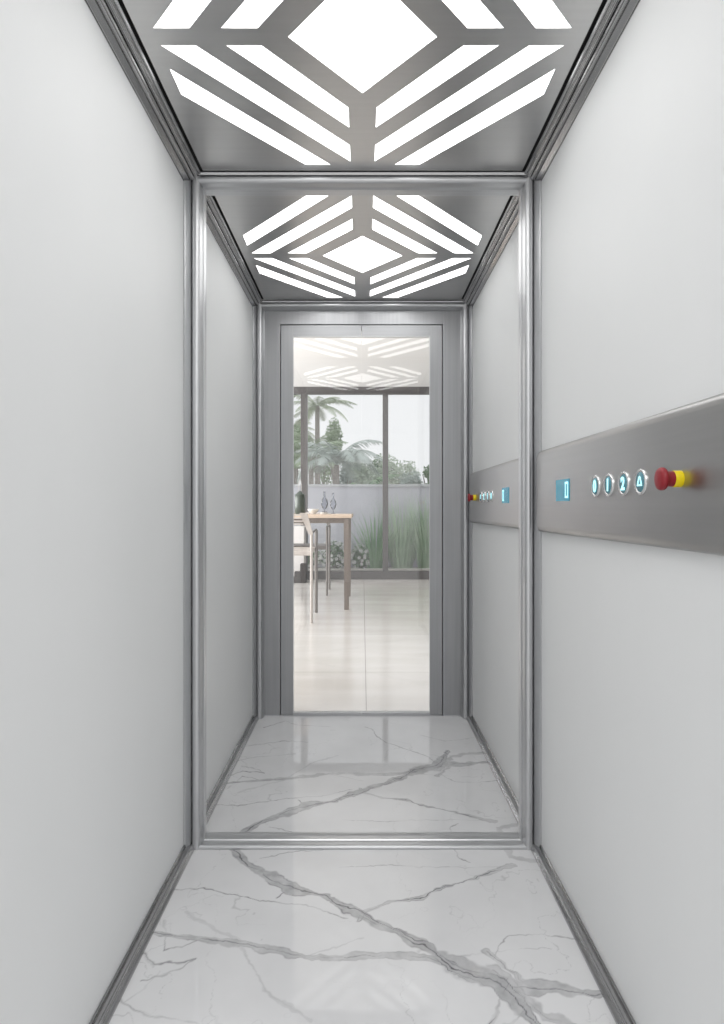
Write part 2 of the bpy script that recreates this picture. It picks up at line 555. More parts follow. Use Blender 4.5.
def frame(name, y0, label, cat, double):
    root = thing(name, (0, y0, 0), label, cat)
    for side in (-1, 1):
        pr = col_profile(side)
        if double:
            pr = pr + [(x, -y) for x, y in pr[::-1]]
        else:
            pr = pr + [(side * 0.499, 0.0), (side * 0.5499, 0.0)]
        mb = MB().prism([(x, y + y0) for x, y in pr], 2, 0.0005, CEIL + 0.002)
        mb.build('upright', M['frame'], root)
    # top rail outline (y, z)
    t = [(-0.046, CEIL + 0.002), (-0.050, CEIL - 0.004), (-0.046, CEIL - 0.010)] + [(y, z) for z, y in
        [(CAMZ + a, b) for a, b in arc(1.0215, -0.034, 0.0115, 0.0135, -10, -165, 9)]] + [(-0.018, CAMZ + 1.0090), (-0.010, CAMZ + 1.0060), (-0.008, CAMZ + 1.0050)]
    t2 = t + ([(-y, z) for y, z in t[::-1]] if double else [(0.0, CAMZ + 1.005), (0.0, CEIL + 0.002)])
    MB().prism([(y + y0, z) for y, z in t2], 0, -0.515, 0.515).build('top_rail', M['frame_x'], root)
    b = [(-0.046, 0.0005)] + arc(-0.034, 0.0050, 0.0120, 0.0060, 180, 70, 6) + [(-0.020, 0.0090), (-0.010, 0.0100), (-0.008, 0.0130)]
    if double:
        b2 = b + [(-y, z) for y, z in b[::-1]]
        MB().prism([(y + y0, z) for y, z in b2], 0, -0.515, 0.515).build('bottom_rail', M['frame_x'], root)
    return root


M['frame_x'] = noise_mat('satin_aluminium_across', (0.60, 0.605, 0.615), (0.64, 0.645, 0.655), 50, rough=0.36, metal=1.0, stretch=(0.03, 1, 1), rvar=0.03)
frame('mirror_frame', 0.0, 'satin steel frame with rounded rails around the back wall mirror of the lift', 'mirror frame', True)  # frame holds no pane; the reflected cabin stands behind it as added geometry
fr = frame('portal_frame', -D, 'rounded steel portal surround at the open near end of the lift', 'door surround', False)
fr.scale = (1, -1, 1)
fr2 = frame('portal_frame', D, 'rounded satin steel surround around the glass lift doors', 'door surround', False)

# ------------------------------------------------------------------ control panel (right wall)
XW = 0.5498
ZT, ZB = CAMZ + 0.172, CAMZ - 0.0715
YA, YB = -0.0672, -1.1428


def ring_xz(pts3):
    return pts3


def control_panel():
    root = thing('control_panel', (XW, (YA + YB) / 2, (ZT + ZB) / 2), 'long brushed steel control panel on right wall, nearer one with large buttons', 'control panel', 'lift control panels')
    yc, zc = (YA + YB) / 2, (ZT + ZB) / 2
    hy, hz = (YA - YB) / 2, (ZT - ZB) / 2

    def ring(inset, depth, rad, n=8):
        a, b = hy - inset, hz - inset
        r = max(rad - inset, 0.004)
        pts = []
        for cxs, czs, a0 in ((1, 1, 0), (-1, 1, 90), (-1, -1, 180), (1, -1, 270)):
            for i in range(n + 1):
                t = math.radians(a0 + 90 * i / n)
                pts.append((XW - depth, yc + cxs * (a - r) + r * math.cos(t), zc + czs * (b - r) + r * math.sin(t)))
        return pts
    mb = MB()
    rs = [ring(0, 0, 0.030), ring(0, 0.010, 0.030)]
    for i in range(1, 7):
        t = math.radians(90 * i / 6)
        rs.append(ring(0.018 * (1 - math.cos(t)), 0.010 + 0.010 * math.sin(t), 0.030))
    n = len(rs[0])
    vs = [p for r in rs for p in r]
    fs = []
    for j in range(len(rs) - 1):
        for i in range(n):
            fs.append((j * n + i, j * n + (i + 1) % n, (j + 1) * n + (i + 1) % n, (j + 1) * n + i))
    mb.add(vs, fs, True)
    mb.add(rs[-1], [tuple(range(n))])
    mb.add(rs[0], [tuple(range(n))[::-1]])
    mb.build('faceplate', M['panelsteel'], root)
    xf = XW - 0.020

    def text_mesh(ch, size, y, z, x, bold=0.0):
        cu = bpy.data.curves.new('t', 'FONT')
        cu.body = ch
        cu.size = size
        cu.align_x = 'CENTER'
        cu.align_y = 'CENTER'
        cu.extrude = 0.0005
        cu.offset = bold
        tmp = bpy.data.objects.new('tmp', cu)
        C.objects.link(tmp)
        dg = bpy.context.evaluated_depsgraph_get()
        me = bpy.data.meshes.new_from_object(tmp.evaluated_get(dg))
        bpy.data.objects.remove(tmp)
        bpy.data.curves.remove(cu)
        R = Matrix(((0, 0, -1), (-1, 0, 0), (0, 1, 0))).to_4x4()
        me.transform(R)
        # centre on its own bounds
        ys = [v.co.y for v in me.vertices]
        zs = [v.co.z for v in me.vertices]
        me.transform(Matrix.Translation((x, y - (min(ys) + max(ys)) / 2, z - (min(zs) + max(zs)) / 2)))
        return me
    # display
    d = MB()
    d.box((xf + 0.004, -0.276, CAMZ + 0.018), (xf - 0.0012, -0.389, CAMZ + 0.076))
    disp = d.build('display', M['display'], root, bevel=0.001)
    tag(disp, 'small teal floor display')
    g = MB()
    y0, y1, z0, z1, w = -0.357, -0.380, CAMZ + 0.026, CAMZ + 0.068, 0.0055
    X0, X1 = xf - 0.0012, xf - 0.0022
    for yy0, yy1, zz0, zz1 in ((y0, y1, z1 - w, z1), (y0, y1, z0, z0 + w), (y0, y0 - w * .8, z0, z1), (y1 + w * .8, y1, z0, z1)):
        g.box((X0, yy0, zz0), (X1, yy1, zz1))
    sub(g, 'digit', M['glyph'], root, disp)
    # round buttons
    for yb, ch in ((-0.574, '0'), (-0.6495, 'I'), (-0.728, '2'), (-0.805, 'bell')):
        zb = CAMZ + 0.0495
        b = MB().lathe([(0.0, 0.004), (0.0185, 0.004), (0.019, 0.003), (0.019, 0.0)], 40, (xf, yb, zb), '-x').build('floor_button' if ch != 'bell' else 'alarm_button', M['btn'], root)
        bz = MB().lathe([(0.0252, 0.0), (0.0252, 0.0015), (0.0244, 0.0040), (0.0222, 0.0050), (0.0200, 0.0044), (0.0188, 0.002)], 48, (xf, yb, zb), '-x')
        bz.f = [f for f in bz.f if len(f) == 4]
        bz.sm = [True] * len(bz.f)
        sub(bz, 'bezel', M['bezel'], root, b)
        if ch == 'bell':
            q = MB()
            x0, x1 = xf - 0.004, xf - 0.0052
            # bell: outlined dome on a bar
            out = [(-.0105, -.008), (.0105, -.008), (.0085, -.002), (.004, .009), (0, .0115), (-.004, .009), (-.0085, -.002)]
            inn = [(-.0060, -.0045), (.0060, -.0045), (.0052, -.001), (.0018, .0068), (0, .0075), (-.0018, .0068), (-.0052, -.001)]
            k = len(out)
            vs = [(x0, yb - a, zb + c_) for a, c_ in out] + [(x0, yb - a, zb + c_) for a, c_ in inn]
            vs += [(x1, v[1], v[2]) for v in vs]
            fs = []
            for i in range(k):
                j = (i + 1) % k
                fs += [(2 * k + i, 2 * k + j, 3 * k + j, 3 * k + i), (i, j, 2 * k + j, 2 * k + i), (k + i, k + j, 3 * k + j, 3 * k + i)]
            q.add(vs, fs)
            sub(q, 'symbol', M['glyph'], root, b)
        else:
            me = text_mesh(ch, 0.036, yb, zb, xf - 0.0047, 0.0014)
            me.transform(Matrix.Translation(-Vector(root.location)))
            me.materials.clear()
            link_mesh('symbol', me, M['glyph'], b)
    # emergency stop
    ye, ze = -0.950, CAMZ + 0.0485
    e = MB().lathe([(0.0130, 0.013), (0.0128, 0.022), (0.0140, 0.0255), (0.0180, 0.0270), (0.0193, 0.0290), (0.0193, 0.0325), (0.0180, 0.0355), (0.012, 0.0375), (0.0, 0.0382)], 40, (xf, ye, ze), '-x').build('emergency_button', M['red'], root)
    tag(e, 'red mushroom button')
    sub(MB().lathe([(0.0140, 0.0), (0.0140, 0.0120), (0.0132, 0.0132), (0.0, 0.0132)], 40, (xf, ye, ze), '-x'), 'collar', M['yellow'], root, e)
    return root


cp = control_panel()
mirror_copy(cp, 'small far control panel with reversed order of buttons, mirror reflection built as a copy')

# ------------------------------------------------------------------ reflected lift doors, built solid at the far end (y = 1.21)
YD = D + 0.004
XC = -0.005
JX, JZ = 0.415, CAMZ + 0.937
t = MB()
for s in (-1, 1):
    t.box((s * 0.545, YD, 0.0), (XC + s * JX, YD + 0.05, CEIL + 0.02))
t.box((XC - JX, YD, JZ), (XC + JX, YD + 0.05, CEIL + 0.02))
o = t.build('trim_3', M['doorsteel'], bevel=0.0015)
tag(o, 'flat brushed steel door casing around the two glass leaves', kind='structure')
t = MB()
for s in (-1, 1):
    t.box((XC + s * JX, YD + 0.030, 0.0), (XC + s * (JX - 0.02), YD + 0.05, JZ))
t.box((XC - JX + 0.02, YD + 0.030, JZ - 0.02), (XC + JX - 0.02, YD + 0.05, JZ))
tag(t.build('trim_4', M['black']), 'dark rebate gap round the glass doors', kind='structure')
for n_, s in enumerate((-1, 1)):
    xi = XC + s * 0.0010
    xo = XC + s * (JX - 0.0032)
    xg = XC + s * 0.350
    y0, y1 = YD + 0.003, YD + 0.028
    root = thing('door_%d' % (n_ + 1), ((xi + xo) / 2, YD + 0.017, 0), '%s leaf of the glass lift door in a brushed steel frame' % ('left', 'right')[n_], 'door', None, 'structure')
    del root['category']
    zt, zh, zb = JZ - 0.0032, CAMZ + 0.877, 0.004
    MB().box((xo, y0, zb), (xg, y1, zt)).build('stile', M['doorsteel'], root, bevel=0.001)
    MB().box((xg, y0, zh), (xi, y1, zt)).build('top_rail', M['doorsteel_x'], root, bevel=0.001)
    MB().box((xg, y0, zb), (xi, y1, 0.016)).build('bottom_rail', M['frame_x'], root, bevel=0.001)
    MB().box((xg, y0 + 0.008, 0.016), (xi, y0 + 0.016, zh)).build('pane', M['glass'], root)
    bd = MB()
    bd.box((xg, y0 - 0.0005, 0.016), (xg - s * 0.003, y0 + 0.007, zh))
    bd.box((xg - s * 0.003, y0 - 0.0005, zh - 0.003), (xi, y0 + 0.007, zh))
    bd.build('glazing_bead', M['frame'], root)

tag(MB().box((-0.545, D - 0.001, -0.02), (0.545, D + 0.075, 0.003)).build('trim_5', M['frame_x']), 'narrow steel threshold under the glass doors', kind='structure')

# ------------------------------------------------------------------ landing on the near side of the lift
tag(MB().box((-2.6, -4.6, -0.03), (2.6, -D - 0.03, 0.0)).build('floor', simple('near_tile', (0.6, 0.59, 0.575), 0.25)), 'pale tiled landing floor in front of the lift', kind='structure')
w = MB()
w.box((-2.6, -D - 0.03, 0), (-0.583, -D + 0.09, 2.7))
w.box((0.583, -D - 0.03, 0), (2.6, -D + 0.09, 2.7))
w.box((-0.583, -D - 0.03, CEIL + 0.065), (0.583, -D + 0.09, 2.7))
tag(w.build('wall_front', M['roomwall']), 'white wall around the open near end of the lift', kind='structure')

# ------------------------------------------------------------------ room beyond the doors, built where the mirror shows it
YW = 7.35
RC = 2.86
m, nt, b = newmat('beige_stone_tile')
N, L = nt.nodes, nt.links
tc = N.new('ShaderNodeTexCoord')
bt = N.new('ShaderNodeTexBrick')
bt.offset = 0.0
bt.inputs['Scale'].default_value = 1.0
bt.inputs['Brick Width'].default_value = 1.2
bt.inputs['Row Height'].default_value = 1.2
bt.inputs['Mortar Size'].default_value = 0.0025
bt.inputs['Color1'].default_value = (0.68, 0.66, 0.64, 1)
bt.inputs['Color2'].default_value = (0.73, 0.715, 0.695, 1)
bt.inputs['Mortar'].default_value = (0.36, 0.34, 0.32, 1)
mp = N.new('ShaderNodeMapping')
mp.inputs['Location'].default_value = (-0.02, 0.33, 0)
L.new(tc.outputs['Object'], mp.inputs[0])
L.new(mp.outputs[0], bt.inputs[0])
nz = N.new('ShaderNodeTexNoise')
nz.inputs['Scale'].default_value = 1.6
nz.inputs['Detail'].default_value = 7
mp2 = N.new('ShaderNodeMapping')
mp2.inputs['Scale'].default_value = (0.6, 3.0, 1)
L.new(tc.outputs['Object'], mp2.inputs[0])
L.new(mp2.outputs[0], nz.inputs['Vector'])
cr = N.new('ShaderNodeValToRGB')
cr.color_ramp.elements[0].position = 0.35
cr.color_ramp.elements[0].color = (0.90, 0.885, 0.87, 1)
cr.color_ramp.elements[1].position = 0.65
cr.color_ramp.elements[1].color = (1, 1, 1, 1)
L.new(nz.outputs['Fac'], cr.inputs[0])
mx = N.new('ShaderNodeMix')
mx.data_type = 'RGBA'
mx.blend_type = 'MULTIPLY'
mx.inputs[0].default_value = 1
L.new(bt.outputs['Color'], mx.inputs[6])
L.new(cr.outputs[0], mx.inputs[7])
L.new(mx.outputs[2], b.inputs['Base Color'])
b.inputs['Roughness'].default_value = 0.16
M['roomtile'] = m
tag(MB().box((-4.5, D + 0.055, -0.03), (3.5, YW + 0.06, 0.0)).build('floor', M['roomtile']), 'beige polished tile floor of the dining room behind the glass doors', kind='structure')
tag(MB().box((-4.5, D + 0.055, RC), (3.5, YW + 0.06, RC + 0.1)).build('ceiling', M['roomceil']), 'plain light ceiling of the dining room', kind='structure')
tag(MB().box((3.5, D + 0.055, 0), (3.6, YW + 0.06, RC)).build('wall_right', M['roomwall']), 'white side wall of the dining room', kind='structure')
w = MB()
w.box((-4.5, D + 0.055, 0), (-0.583, D + 0.155, RC))
w.box((0.583, D + 0.055, 0), (3.5, D + 0.155, RC))
w.box((-0.583, D + 0.055, CEIL + 0.02), (0.583, D + 0.155, RC))
tag(w.build('wall_back', M['roomwall']), 'white wall that the lift doors open through', kind='structure')

# window wall: dark aluminium frame and panes
win = thing('window_1', (0.34, YW, 0), 'wall of floor-to-ceiling windows with dark aluminium mullions behind the table', 'window', None, 'structure')
del win['category']
MB().box((-4.5, YW, 0.0), (3.5, YW + 0.06, 0.122)).build('window_sill', M['alu'], win)
MB().box((-4.5, YW, RC - 0.11), (3.5, YW + 0.06, RC)).build('window_head', M['alu'], win)
mxs = [-0.866 + 1.207 * k for k in range(-3, 4)]
for x in mxs:
    if -4.4 < x < 3.4:
        hw = 0.05 if abs(x + 0.866) < 0.01 else 0.041
        MB().box((x - hw, YW - 0.004, 0.122), (x + hw, YW + 0.064, RC - 0.11)).build('mullion', M['alu'], win, bevel=0.002)
ed = [-4.5] + [x for x in mxs if -4.4 < x < 3.4] + [3.5]
for a, b_ in zip(ed[:-1], ed[1:]):
    MB().box((a + 0.041, YW + 0.025, 0.122), (b_ - 0.041, YW + 0.033, RC - 0.11)).build('pane', M['winglass'], win)

# ------------------------------------------------------------------ dining table
TX0, TX1 = -1.95, -0.112
TY0, TY1 = 4.52, 5.64
TH = 0.992
tb = thing('dining_table', ((TX0 + TX1) / 2, (TY0 + TY1) / 2, 0), 'tall dining table with pale wood top and grey legs by the window', 'table')
MB().box((TX0, TY0, TH - 0.036), (TX1, TY1, TH)).build('tabletop', M['wood_pale'], tb, bevel=0.004)
MB().box((TX0 + 0.07, TY0 + 0.045, TH - 0.09), (TX1 - 0.05, TY1 - 0.045, TH - 0.037)).build('apron', M['wood_dark'], tb, bevel=0.002)
for x in (TX0 + 0.055, TX1 - 0.055):
    for y in (TY0 + 0.06, TY1 - 0.06):
        mb = MB()
        h = TH - 0.038
        mb.add([(x - .024, y - .024, 0), (x + .024, y - .024, 0), (x + .024, y + .024, 0), (x - .024, y + .024, 0),
                (x - .029, y - .029, h), (x + .029, y - .029, h), (x + .029, y + .029, h), (x - .029, y + .029, h)],
               [(0, 3, 2, 1), (4, 5, 6, 7), (0, 1, 5, 4), (1, 2, 6, 5), (2, 3, 7, 6), (3, 0, 4, 7)])
        mb.build('leg', M['wood_dark'], tb, bevel=0.003)


# ------------------------------------------------------------------ chairs
def chair(x1, y0, y1, label, back_y, armh=0.835, seat=0.665, light=True):
    """x1: right legs; y0 the legs by the backrest, y1 the other pair"""
    x0 = x1 - 0.50
    lm = M['lightleg'] if light else M['greymetal']
    r = thing('dining_chair', ((x0 + x1) / 2, (y0 + y1) / 2, 0), label, 'chair', 'tall chairs at the dining table')
    sgn = 1 if y1 > y0 else -1
    hs = 0.40
    for x in (x0, x1):
        for y, top, mt in ((y0, 0.83, lm), (y1, armh, M['greymetal'])):
            MB().tube((x, y, 0), (x, y, top), 0.0135 if mt is lm else 0.0165, 0.015 if mt is lm else 0.0175, 10).build('leg', mt, r)
        MB().tube((x, y0, armh - 0.006), (x, y1, armh + 0.004), 0.011).build('armrest', M['greymetal'], r)
        # slanting back post
        p = MB()
        xt = x - 0.07 if x == x1 else x + 0.07
        hw = 0.034
        ya, yb = y0 - sgn * 0.015, y0 - sgn * 0.075
        p.add([(x - hw * .7, ya, 0.815), (x + hw * .5, ya, 0.815), (x + hw * .5, ya + .022, 0.815), (x - hw * .7, ya + .022, 0.815),
               (xt - hw, yb, 1.015), (xt + hw, yb, 1.015), (xt + hw, yb + .022, 1.015), (xt - hw, yb + .022, 1.015)],
              [(0, 3, 2, 1), (4, 5, 6, 7), (0, 1, 5, 4), (1, 2, 6, 5), (2, 3, 7, 6), (3, 0, 4, 7)])
        p.build('back_post', M['whitewood'] if light else lm, r, bevel=0.003)
    s = MB().box((x0 + 0.01, min(y0, y1) + 0.01, seat - 0.045), (x1 - 0.012, max(y0, y1) - 0.012, seat)).build('seat', M['whitewood'] if light else lm, r, bevel=0.008)
    for k in range(4):
        z = 0.905 + 0.028 * k
        yy = y0 - sgn * (0.015 + 0.06 * (z - 0.70) / 0.315)
        MB().box((x0 + 0.07, yy, z), (x1 - 0.07, yy + 0.014, z + 0.013)).build('back_slat', M['whitewood'], r)
    return r


chair(-0.470, 3.81, 4.39, 'pale wooden tall chair with slatted back on the near side of the table', 0)
chair(-0.430, 6.20, 5.63, 'grey-legged tall chair on the window side of the table', 0, seat=0.60, light=False)

# ------------------------------------------------------------------ things on the table
ln = thing('lantern', (-0.695, 5.0, TH), 'dark glass lantern with thin white wire handle at left end of visible tabletop', 'lantern')
lx, ly = -0.695, 5.0
MB().lathe([(0.056, TH + 0.001), (0.060, TH + 0.01), (0.060, TH + 0.185), (0.050, TH + 0.205)], 8, (lx, ly, 0)).build('body', M['lantern'], ln)
MB().lathe([(0.064, TH + 0.205), (0.062, TH + 0.210), (0.008, TH + 0.258), (0.0, TH + 0.258)], 8, (lx, ly, 0)).build('roof', M['lantern'], ln)
hd = MB()
hp = [(lx + 0.018 * math.cos(a), ly, TH + 0.255 + 0.13 * math.sin(a)) for a in [PI * i / 10 for i in range(11)]]
for a, b_ in zip(hp[:-1], hp[1:]):
    hd.tube(a, b_, 0.0035, n=6)
hd.build('handle', M['whitepaint'], ln)


def glass_vessel(x, y, label, s=1.0):
    r = MB().lathe([(0.032 * s, TH + 0.0005), (0.033 * s, TH + 0.004), (0.006 * s, TH + 0.010), (0.005 * s, TH + 0.055 * s), (0.030 * s, TH + 0.085 * s), (0.046 * s, TH + 0.13 * s), (0.040 * s, TH + 0.18 * s),
                    (0.014 * s, TH + 0.22 * s), (0.012 * s, TH + 0.29 * s), (0.016 * s, TH + 0.30 * s)], 24, (x, y, 0))
    o = r.build('glass_vase', glass_mat('smoky_glass', (0.80, 0.82, 0.86)), loc=(x, y, TH))
    tag(o, label, 'vase', 'glass vases on the dining table')


glass_vessel(-0.43, 5.12, 'slender grey glass vase beside the white bowl on the table', 0.85)
glass_vessel(-0.335, 5.2, 'slender grey glass vase nearest the middle of the table', 0.8)
o = MB().lathe([(0.025, TH + 0.0005), (0.028, TH + 0.006), (0.055, TH + 0.035), (0.066, TH + 0.058), (0.062, TH + 0.058), (0.05, TH + 0.037), (0.0, TH + 0.012)], 28, (-0.545, 4.95, 0)).build('bowl', M['ceramic'], loc=(-0.545, 4.95, TH))
tag(o, 'white ceramic bowl on the table beside the dark lantern', 'bowl')
o = MB().lathe([(0.02, TH + 0.0005), (0.03, TH + 0.004), (0.042, TH + 0.020), (0.039, TH + 0.020), (0.0, TH + 0.006)], 28, (-0.41, 4.68, 0)).build('small_dish', M['ceramic'], loc=(-0.41, 4.68, TH))
tag(o, 'small white dish near the front edge of the table', 'dish')

# white cabinet and dark stepped stand by the window
cb = thing('low_cabinet', (-1.14, 7.19, 0), 'white low cabinet against the window, behind the near chair', 'cabinet')
MB().box((-1.45, 7.06, 0.06), (-0.83, 7.32, 0.80)).build('body', M['whitepaint'], cb, bevel=0.01)
MB().box((-1.43, 7.08, 0.0), (-0.85, 7.30, 0.06)).build('plinth', M['darkpot'], cb)
for x0_, x1_ in ((-1.44, -1.143), (-1.137, -0.84)):
    dr = MB().box((x0_, 7.045, 0.075), (x1_, 7.06, 0.785)).build('door', M['whitepaint'], cb, bevel=0.002)
st = MB()
st.box((-0.88, 6.88, 0), (-0.80, 7.02, 0.27)); st.box((-0.96, 6.88, 0), (-0.88, 7.02, 0.16)); st.box((-1.06, 6.88, 0), (-0.96, 7.02, 0.08))
tag(st.build('step_stand', M['darkpot'], loc=(-0.93, 6.95, 0), bevel=0.004), 'small dark stepped stand on the floor in front of the white cabinet', 'stand')

# ------------------------------------------------------------------ garden
YG = 9.3
tag(MB().box((-6, YW + 0.06, -0.12), (6, YG, 0.0)).build('floor', M['soil']), 'gravel planting bed between the windows and the garden wall', kind='structure')
tag(MB().box((-14, YG + 0.2, -0.12), (14, 40, 0.0)).build('floor', M['soil']), 'ground beyond the garden wall', kind='structure')
gw = thing('garden_wall', (0, YG + 0.1, 0), 'grey-blue rendered garden wall with light cap outside the windows', 'wall', None, 'structure')
del gw['category']
MB().box((-6, YG, 0), (6, YG + 0.2, 1.44)).build('wall_body', M['gardenwall'], gw)
MB().box((-6.03, YG - 0.03, 1.44), (6.03, YG + 0.23, 1.485)).build('wall_cap', M['cap'], gw, bevel=0.005)
tag(MB().box((-6, YG - 0.64, 0.0), (6, YG - 0.54, 0.03)).build('trim_6', M['kerb'], bevel=0.005), 'light kerb edging the planting bed', kind='structure')


def rnd(a, b): return random.uniform(a, b)


def blade(mb, base, az, lean, length, width, droop=0.6, n=6):
    """arching strap leaf"""
    d = Vector((math.cos(az), math.sin(az), 0))
    side = Vector((-d.y, d.x, 0))
    d.y *= 0.3
    p = Vector(base)
    ang = PI / 2 - lean
    L_, R_ = [], []
    for i in range(n + 1):
        t = i / n
        w_ = width * (0.35 + 0.65 * math.sin(PI * min(1, t * 0.9 + 0.12))) * (1 - t ** 3) + 0.0004
        L_.append(p - side * w_ / 2)
        R_.append(p + side * w_ / 2)
        ang2 = ang - droop * t * t
        p = p + (d * math.cos(ang2) + Vector((0, 0, math.sin(ang2)))) * (length / n)
    vs = L_ + R_
    mb.add(vs, [(i, i + 1, n + 2 + i, n + 1 + i) for i in range(n)], True)


def strap_clump(x, y, n, h, spread, label, mat, wid=0.018, lean=0.55):
    r = thing('strap_leaf_plant', (x, y, 0), label, 'plant', 'tall grassy plants in front of the garden wall')
    mb = MB()
    for i in range(n):
        a = rnd(0, 2 * PI)
        rr = spread * math.sqrt(random.random()) * 0.6
        b0 = (x + rr * math.cos(a), y + rr * 0.5 * math.sin(a), 0)
        blade(mb, b0, a, rnd(0.02, lean), h * rnd(0.55, 1.08), wid * rnd(0.7, 1.2), rnd(0.2, 0.8))
    mb.build('leaves', mat, r)
    cr_ = MB()
    for i in range(10):
        a = 2 * PI * i / 10
        cr_.tube((x + spread * .3 * math.cos(a), y + spread * .2 * math.sin(a), -0.02), (x + spread * .3 * math.cos(a), y + spread * .2 * math.sin(a), 0.16), 0.012, 0.006, 6)
    cr_.build('stems', mat, r)
    return r


strap_clump(0.22, 8.92, 150, 1.05, 0.26, 'dark green strappy clump left of the right-hand window mullion', M['grassleaf'], 0.020, 0.6)
strap_clump(0.68, 8.98, 230, 1.34, 0.32, 'taller pale green feathery clump just right of the mullion', M['grasspale'], 0.015, 0.4)
strap_clump(1.15, 8.92, 230, 1.42, 0.34, 'tallest pale green clump at the right edge of the glass', M['grasspale'], 0.015, 0.38)


def leaf_cloud(mb, c, rad, n, size, flat=1.0):
    for i in range(n):
        u = Vector((random.gauss(0, 1), random.gauss(0, 1), random.gauss(0, 1))).normalized() * (random.random() ** 0.45)
        p = Vector((c[0] + u.x * rad[0], c[1] + u.y * rad[1], c[2] + u.z * rad[2]))
        a = Vector((random.gauss(0, 1), random.gauss(0, 1), random.gauss(0, .6))).normalized()
        b_ = a.orthogonal().normalized()
        b_ = (Matrix.Rotation(rnd(0, 6.28), 3, a) @ b_)
        s = size * rnd(0.6, 1.3)
        mb.add([p - a * s, p + b_ * s * .38, p + a * s, p - b_ * s * .38], [(0, 1, 2, 3)])


def flowering_shrub(x, y, w_, h, label):
    r = thing('flowering_shrub', (x, y, 0), label, 'shrub', 'white flowering shrubs in the bed')
    mb = MB()
    leaf_cloud(mb, (x, y, h * 0.5), (w_, w_ * .7, h * 0.5), 700, 0.035)
    mb.build('leaves', M['darkleaf'], r)
    f_ = MB()
    for i in range(75):
        u = Vector((random.gauss(0, 1), random.gauss(0, 1), random.gauss(0, 1))).normalized() * rnd(.8, 1.05)
        c_ = (x + u.x * w_, y + u.y * w_ * .7, h * .5 + u.z * h * .5)
        if c_[2] < 0.03: continue
        for k in range(5):
            a = 2 * PI * k / 5
            ca, sa = math.cos(a) * 0.03, math.sin(a) * 0.03
            cb_, sb = math.cos(a + .9) * 0.03, math.sin(a + .9) * 0.03
            f_.add([(c_[0], c_[1] - .01, c_[2]), (c_[0] + ca, c_[1] - .02, c_[2] + sa), (c_[0] + cb_, c_[1] - .02, c_[2] + sb)], [(0, 1, 2)])
    tag(f_.build('flowers', M['petal'], r), 'white flowers', kind='stuff')
    s = MB()
    for i in range(8):
        a = rnd(0, 6.28)
        s.tube((x, y, -0.02), (x + w_ * .6 * math.cos(a), y + w_ * .4 * math.sin(a), h * .6), 0.008, 0.004, 6)
    s.build('stems', M['bark'], r)


flowering_shrub(-0.48, 8.90, 0.26, 0.50, 'white flowering shrub seen between the chair leg and the table leg')
flowering_shrub(-0.03, 8.92, 0.17, 0.42, 'small white flowering shrub just right of the table leg')
flowering_shrub(-0.92, 8.92, 0.22, 0.38, 'white flowering shrub behind the near chair')


def frond(mb, base, az, up, length, droop, lw, nl=26, w0=0.012):
    d = Vector((math.cos(az), math.sin(az), 0))
    side = Vector((-d.y, d.x, 0))
    p = Vector(base)
    prev = None
    for i in range(nl + 1):
        t = i / nl
        ang = up - droop * t
        tang = d * math.cos(ang) + Vector((0, 0, math.sin(ang)))
        q = p + tang * (length / nl)
        w_ = w0 * (1 - t * 0.8)
        nrm = side.cross(tang)
        mb.add([p - side * w_, p + side * w_, q + side * w_, q - side * w_, p - nrm * w_, q - nrm * w_], [(0, 1, 2, 3), (0, 3, 5, 4), (1, 4, 5, 2)])
        if i > 2:
            ll = lw * math.sin(PI * min(1, 0.12 + 0.86 * t)) ** 0.7 + 0.02
            for s_ in (-1, 1):
                out = (side * s_ + tang * 0.55 + Vector((0, 0, -0.35 + rnd(-.15, .15)))).normalized()
                e_ = p + out * ll * rnd(.85, 1.1) + Vector((0, 0, -ll * 0.15))
                wv = tang * (length / nl) * 0.40
                m_ = (p + e_) / 2 + Vector((0, 0, ll * .06))
                mb.add([p - wv, m_ - wv * .8, e_, m_ + wv * .8, p + wv], [(0, 1, 3, 4), (1, 2, 3)])
        p = q


def palm(x, y, h, n, length, label, mat, lean=0.0, up=(0.2, 1.25), droop=(1.0, 1.9), lw=0.32, tr=0.10):
    r = thing('palm_tree', (x, y, 0), label, 'palm tree', 'palms beyond the garden wall')
    t_ = MB()
    pts = [(x + lean * math.sin(k / 6 * PI / 2) - lean, y, h * k / 6) for k in range(7)]
    for k in range(6):
        t_.tube(pts[k], pts[k + 1], tr * (1 - 0.06 * k), tr * (1 - 0.06 * (k + 1)), 12)
    t_.build('trunk', M['bark'], r)
    mb = MB()
    for i in range(n):
        az = 2 * PI * i / n * 1.0 + rnd(-.25, .25)
        frond(mb, (x, y, h), az, rnd(*up), length * rnd(.8, 1.1), rnd(*droop), lw)
    mb.build('fronds', mat, r)
    return r


# tall palm, upper left of the glass
palm(-1.72, 22.0, 4.95, 17, 1.45, 'tall palm with spreading crown above the others at upper left', M['palmleaf'], lw=0.30, up=(-0.1, 1.1), droop=(.5, 1.3), tr=.13)
palm(-3.0, 25.5, 4.4, 13, 1.3, 'palm crown cut by the left edge of the door glass', M['palmleaf'], lw=0.3, tr=.12)
palm(-0.66, 14.0, 2.15, 18, 1.35, 'silvery arching palm rising just over the wall left of centre', M['silverleaf'], lw=0.40, up=(0.6, 1.4), droop=(1.4, 2.2), tr=.11)
palm(-0.12, 11.2, 1.05, 14, 1.20, 'dark arching palm whose fronds droop behind the wall at centre', M['darkleaf'], lw=0.32, up=(0.8, 1.45), droop=(1.6, 2.3), tr=.10)
palm(-1.55, 17.0, 2.6, 16, 1.4, 'bushy green palm behind the left mullion', M['midleaf'], lw=0.36, up=(0.3, 1.4), droop=(1.1, 2.0), tr=.11)


